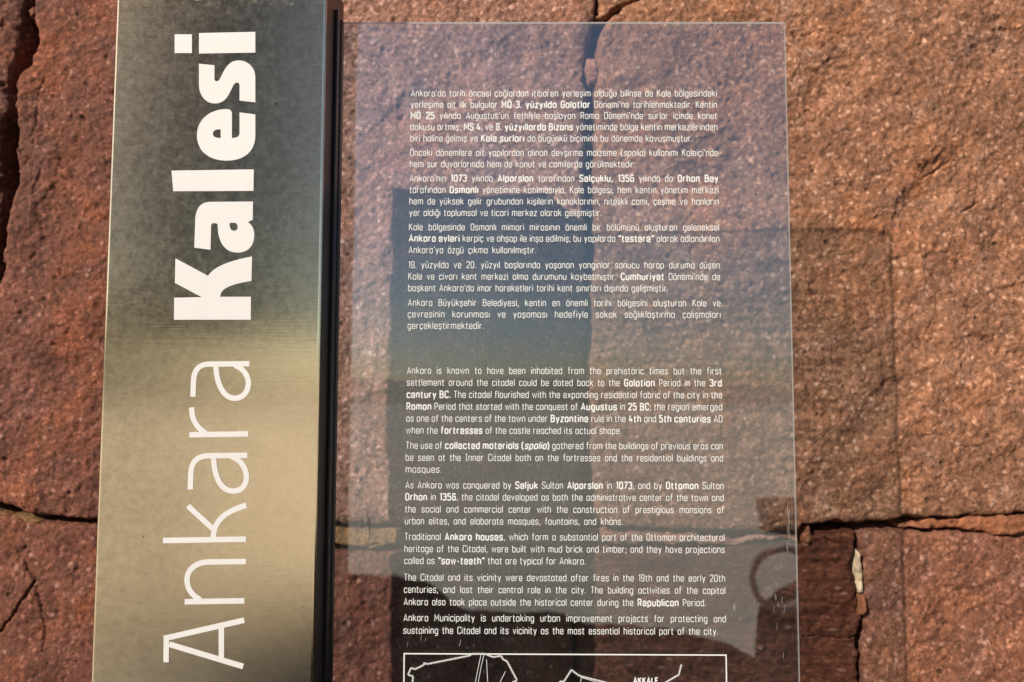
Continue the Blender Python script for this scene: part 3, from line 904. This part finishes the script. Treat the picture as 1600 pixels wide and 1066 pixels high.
PARAS = [
 [("Ankara'da tarih öncesi çağlardan itibaren yerleşim olduğu bilinse de Kale bölgesindeki", 150.6, 0),
  ("yerleşime ait ilk bulgular *MÖ 3. yüzyılda Galatlar* Dönemi'ne tarihlenmektedir. Kentin", 168.2, 0),
  ("*MÖ 25* yılında Augustus'un fethiyle başlayan Roma Dönemi'nde surlar içinde konut", 185.6, 0),
  ("dokusu artmış; *MS 4.* ve *6. yüzyıllarda Bizans* yönetiminde bölge kentin merkezlerinden", 203.2, 0),
  ("biri haline gelmiş ve *Kale surları* da bugünkü biçimine bu dönemde kavuşmuştur.", 221, 1081)],
 [("Önceki dönemlere ait yapılardan alınan devşirme malzeme (/spolia/) kullanımı Kaleiçi'nde", 243.4, 0),
  ("hem sur duvarlarında hem de konut ve camilerde görülmektedir.", 261.2, 992)],
 [("Ankara'nın *1073* yılında *Alparslan* tarafından *Selçuklu, 1356* yılında da *Orhan Bey*", 283.5, 0),
  ("tarafından *Osmanlı* yönetimine katılmasıyla, Kale bölgesi; hem kentin yönetim merkezi", 301.5, 0),
  ("hem de yüksek gelir grubundan kişilerin konaklarının, nitelikli cami, çeşme ve hanların", 319.4, 0),
  ("yer aldığı toplumsal ve ticari merkez olarak gelişmiştir.", 337.3, 939)],
 [("Kale bölgesinde Osmanlı mimari mirasının önemli bir bölümünü oluşturan geleneksel", 359.8, 0),
  ("*Ankara evleri* kerpiç ve ahşap ile inşa edilmiş; bu yapılarda *\"testere\"* olarak adlandırılan", 377.4, 0),
  ("Ankara'ya özgü çıkma kullanılmıştır.", 395.6, 837)],
 [("19. yüzyılda ve 20. yüzyıl başlarında yaşanan yangınlar sonucu harap duruma düşen", 418.8, 0),
  ("Kale ve civarı kent merkezi olma durumunu kaybetmiştir. *Cumhuriyet* Dönemi'nde de", 436.9, 0),
  ("başkent Ankara'da imar hareketleri tarihi kent sınırları dışında gelişmiştir.", 455, 1043)],
 [("Ankara Büyükşehir Belediyesi, kentin en önemli tarihi bölgesini oluşturan Kale ve", 478, 0),
  ("çevresinin korunması ve yaşaması hedefiyle sokak sağlıklaştırma çalışmaları", 495.9, 0),
  ("gerçekleştirmektedir.", 513.8, 755)],
 [("Ankara is known to have been inhabited from the prehistoric times but the first", 584, 0),
  ("settlement around the citadel could be dated back to the *Galatian* Period in the *3rd*", 602.6, 0),
  ("*century BC.* The citadel flourished with the expanding residential fabric of the city in the", 621.4, 0),
  ("*Roman* Period that started with the conquest of *Augustus* in *25 BC*; the region emerged", 640, 0),
  ("as one of the centers of the town under *Byzantine* rule in the *4th* and *5th centuries* AD", 658.7, 0),
  ("when the *fortresses* of the castle reached its actual shape.", 677.4, 970)],
 [("The use of *collected materials (*/*spolia*/*)* gathered from the buildings of previous eras can", 701, 0),
  ("be seen at the Inner Citadel both on the fortresses and the residential buildings and", 719.9, 0),
  ("mosques.", 738.4, 689)],
 [("As Ankara was conquered by *Seljuk* Sultan *Alparslan* in *1073*, and by *Ottoman* Sultan", 763, 0),
  ("*Orhan* in *1356*, the citadel developed as both the administrative center of the town and", 781.6, 0),
  ("the social and commercial center with the construction of prestigious mansions of", 800.6, 0),
  ("urban elites, and elaborate mosques, fountains, and khans.", 819.2, 972)],
 [("Traditional *Ankara houses*, which form a substantial part of the Ottoman architectural", 843.7, 0),
  ("heritage of the Citadel, were built with mud brick and timber; and they have projections", 862.5, 0),
  ("called as *\"saw-teeth\"* that are typical for Ankara.", 881.2, 914)],
 [("The Citadel and its vicinity were devastated after fires in the 19th and the early 20th", 907.3, 0),
  ("centuries, and lost their central role in the city. The building activities of the capital", 926.3, 0),
  ("Ankara also took place outside the historical center during the *Republican* Period.", 945.7, 1102)],
 [("Ankara Municipality is undertaking urban improvement projects for protecting and", 970.6, 0),
  ("sustaining the Citadel and its vicinity as the most essential historical part of the city.", 990.2, 1121)],
]
for para in PARAS:
    V, F = [], []
    for text, py, xr in para:
        put_line(text, py, XL(py), xr or XR(py), V, F)
    link('printed_paragraph', mesh_from(V, F), M_PRINT, pane)

# the plan of the citadel at the foot of the pane
def TP(px, py):
    p = unp(px, py, YT)
    return (p.x, p.z)
PW = 1.0/2167.0
V, F = [], []
tl = TP(631.5, 1021.5); tr = TP(1134.5, 1023)
zf = (tl[1] + tr[1])/2
ribbon([tl, (tr[0], tl[1]-0.0002), (tr[0], zf - 0.26), (tl[0], zf - 0.26)], 2.0*PW, YT, V, F, True)
link('map_frame', mesh_from(V, F), M_PRINT, pane)
def C4(x, y): return (600 + x/6.4, 1010 + y/6.4)
def C3(x, y): return (800 + x/5.333, 1000 + y/5.333)
walls_ = [[C4(*p) for p in [(330, 900), (300, 620), (285, 358), (290, 300), (240, 285), (270, 215), (310, 230), (400, 185), (400, 165), (430, 178), (860, 92), (880, 75), (1010, 75), (1090, 108),
                            (1170, 95), (1190, 130), (1230, 150), (1330, 340), (1290, 358), (1330, 600), (1500, 900)]],
          [C3(*p) for p in [(330, 640), (400, 345), (430, 350), (495, 250), (545, 288), (565, 300), (770, 352), (1010, 430)]],
          [C3(*p) for p in [(1410, 210), (1390, 290), (1295, 345), (1180, 430), (1010, 430)]]]
V, F = [], []
for wl in walls_:
    pts = [Vector(TP(*p)) for p in wl]
    ribbon([tuple(p) for p in pts], 0.7*PW, YT, V, F)
    acc = 0.0
    for a, b in zip(pts[:-1], pts[1:]):
        L = (b-a).length; d = (b-a).normalized(); nn = Vector((-d.y, d.x))
        s = acc
        while s < L:
            c = a + d*s
            ribbon([tuple(c - nn*1.5*PW), tuple(c + nn*1.5*PW)], 1.15*PW, YT - 0.00002, V, F)
            s += 2.5*PW
        acc = s - L
link('map_walls', mesh_from(V, F), M_PRINT, pane)
for i, ln in enumerate([[C4(970, 82), C4(945, 200), C4(905, 400), C4(880, 620)], [C4(1000, 82), C4(972, 200), C4(935, 400), C4(910, 620)], [C4(1025, 130), C4(1038, 380), C4(1040, 560)],
           [C4(1215, 250), C4(1150, 380)], [C3(575, 312), C3(720, 356), C3(900, 420)], [C3(578, 315), C3(566, 380)]]):
    V, F = [], []
    ribbon([TP(*p) for p in ln], 0.75*PW, YT - 0.00001*i - 0.00004, V, F)
    link('map_street', mesh_from(V, F), M_PRINT, pane)
V, F = [], []
put_line('*AKKALE*', 1066.5, 990, 1028, V, F, uh=8.2/7.1, uw=1.2)
link('map_caption', mesh_from(V, F), M_PRINT, pane)
# scuffs and drip marks on the pane
V, F = [], []
rs = random.Random(3)
def scuff(cx, cy, spread, n, ln, slant=0.0, w=0.6):
    for i in range(n):
        x = cx + rs.gauss(0, spread[0]); y = cy + rs.gauss(0, spread[1]); l_ = ln*rs.uniform(0.3, 1.2)
        ribbon([TP(x, y), TP(x + slant*l_, y + l_)], 0.62*w*rs.uniform(0.5, 1.2)*PW, YT - 0.00003*i, V, F)
scuff(578, 812, (9, 8), 9, 24)
scuff(600, 801, (5, 2), 6, 5, w=0.8)
scuff(1150, 945, (14, 5), 7, 9, -0.15)
scuff(1208, 935, (4, 12), 5, 12)
scuff(1233, 800, (3, 20), 10, 26, w=0.5)
scuff(603, 975, (3, 14), 7, 12, -0.15)
scuff(660, 1000, (25, 4), 5, 9, -0.2)
scuff(1224, 900, (5, 60), 8, 14, w=0.5)
scuff(770, 690, (4, 6), 3, 14, w=0.5)
link('scuff_marks', mesh_from(V, F), M_SCUFF, pane)['kind'] = 'stuff'

# ------------------------------------------------------------------ added unseen blocker, shaped to darken the top of the steel's reflection
M_BLOCKER = simple_mat('dark_blocker', (0.055, 0.042, 0.033), 0.75, spec=0.2, noise=(9, 0.35), bump=(50, 0.002))
blocker = empty('reflection_blocker', (-3.6, -4.0, 0), 'added dark blocker on posts, shaped to darken the reflection in the steel post', 'reflection blocker')
bx0, bx1, by1, by0, bz0, bz1 = -3.15, -1.27, -4.0, -5.2, 1.95, 11.5
link('blocker_body', box_me(bx0, bx1, by0, by1 - 0.03, bz0, bz1), M_BLOCKER, blocker)
nb = 18
wb_ = (bx1 - bx0)/nb
for i in range(nb):
    link('blocker_board', box_me(bx0 + i*wb_ + 0.006, bx0 + (i+1)*wb_ - 0.006, by1 - 0.0295, by1, bz0 + 0.01, bz1 - 0.01), M_BLOCKER, blocker)
for x in (bx0 + 0.04, bx0 + 0.34):
    for y in (by0 + 0.1, by1 - 0.35):
        link('post', box_me(x, x + 0.18, y, y + 0.18, 0.0, bz0 - 0.002, 0.01, 1), M_BLOCKER, blocker)

# added low ridge behind the viewer, masks the horizon glow in the reflections
M_HORIZON_MASK = simple_mat('pale_horizon_mask', (0.44, 0.41, 0.33), 0.95, spec=0.1, noise=(0.02, 0.25))
hv, hf = [], []
na, nr = 90, 5
for i in range(na + 1):
    a = math.pi*(i/na)*1.3 - math.pi*0.15
    for j in range(nr + 1):
        rr = 420 + 90*j
        h = (0.0, 9, 16, 21, 24, 21)[j]*(1 + 0.28*math.sin(3.1*a + 1) + 0.16*math.sin(9.7*a) + 0.06*math.sin(27*a + j))*(1 + 1.5*min(1, max(0, (math.degrees(a) - 105)/7))) - (0.5 if j == 0 else 0)
        hv.append((rr*math.cos(a), -rr*math.sin(a), h))
for i in range(na):
    for j in range(nr):
        q = i*(nr+1) + j
        hf.append((q, q+nr+1, q+nr+2, q+1))
ho = link('horizon_mask', mesh_from(hv, hf, True), M_HORIZON_MASK)
ho['kind'] = 'structure'

# ------------------------------------------------------------------ added stand-ins for dark shapes in the pane's reflection
pc = mirror_ground(1217, 832)  # added box, stands in for an unidentified dark square in the reflection
stand_in_box = empty('dark_square_stand_in', (pc.x, pc.y, 0), 'added dark box standing in for the dark square mirrored at the pane edge', 'stand_in_box')
M_CR = simple_mat('stand_in_dark', (0.02, 0.016, 0.013), 0.8, spec=0.15, noise=(20, 0.4))
cs = 0.19
for i in range(4):
    z0 = 0.004 + i*0.088
    for (xa, xb, ya, yb) in ((-cs, cs, -cs, -cs + 0.014), (-cs, cs, cs - 0.014, cs), (-cs, -cs + 0.014, -cs + 0.015, cs - 0.015), (cs - 0.014, cs, -cs + 0.015, cs - 0.015)):
        link('slat', box_me(pc.x + xa, pc.x + xb, pc.y + ya, pc.y + yb, z0, z0 + 0.082), M_CR, stand_in_box)
link('stand_in_lid', box_me(pc.x - cs, pc.x + cs, pc.y - cs, pc.y + cs, 0.356, 0.37), M_CR, stand_in_box)

pt = mirror_ground(1226, 962)  # added ring, stands in for an unidentified dark arc in the reflection
stand_in_ring = empty('dark_arc_stand_in', (pt.x, pt.y, 0), 'added upright ring standing in for the dark arc mirrored at the pane edge', 'stand_in_ring')
bm = bmesh.new()
seg, ring = 40, 14
Rm, rm = 0.21, 0.026
grid = []
for i in range(seg):
    a = 2*math.pi*i/seg
    row = []
    for j in range(ring):
        b = 2*math.pi*j/ring
        q = Rm + rm*math.cos(b)*(1.0 if math.cos(b) > 0 else 1.15)
        row.append(bm.verts.new((pt.x + q*math.cos(a), pt.y + 1.5*rm*math.sin(b), 0.255 + q*math.sin(a))))
    grid.append(row)
for i in range(seg):
    for j in range(ring):
        bm.faces.new((grid[i][j], grid[(i+1) % seg][j], grid[(i+1) % seg][(j+1) % ring], grid[i][(j+1) % ring]))
tm = bpy.data.meshes.new('mesh')
bm.to_mesh(tm); bm.free()
M_RING = simple_mat('stand_in_ring_grey', (0.34, 0.31, 0.28), 0.8, spec=0.2)
link('ring_casing', tm, M_RING, stand_in_ring)
for i in range(36):
    a = 2*math.pi*(i + 0.5)/36
    c = Vector((pt.x + (Rm + rm)*math.cos(a), pt.y, 0.255 + (Rm + rm)*math.sin(a)))
    me = box_me(-0.006, 0.006, -0.03, 0.03, -0.0, 0.004)
    me.transform(Matrix.Translation(c) @ Matrix.Rotation(math.pi/2 - a, 4, 'Y'))
    link('ring_block', me, M_RING, stand_in_ring)
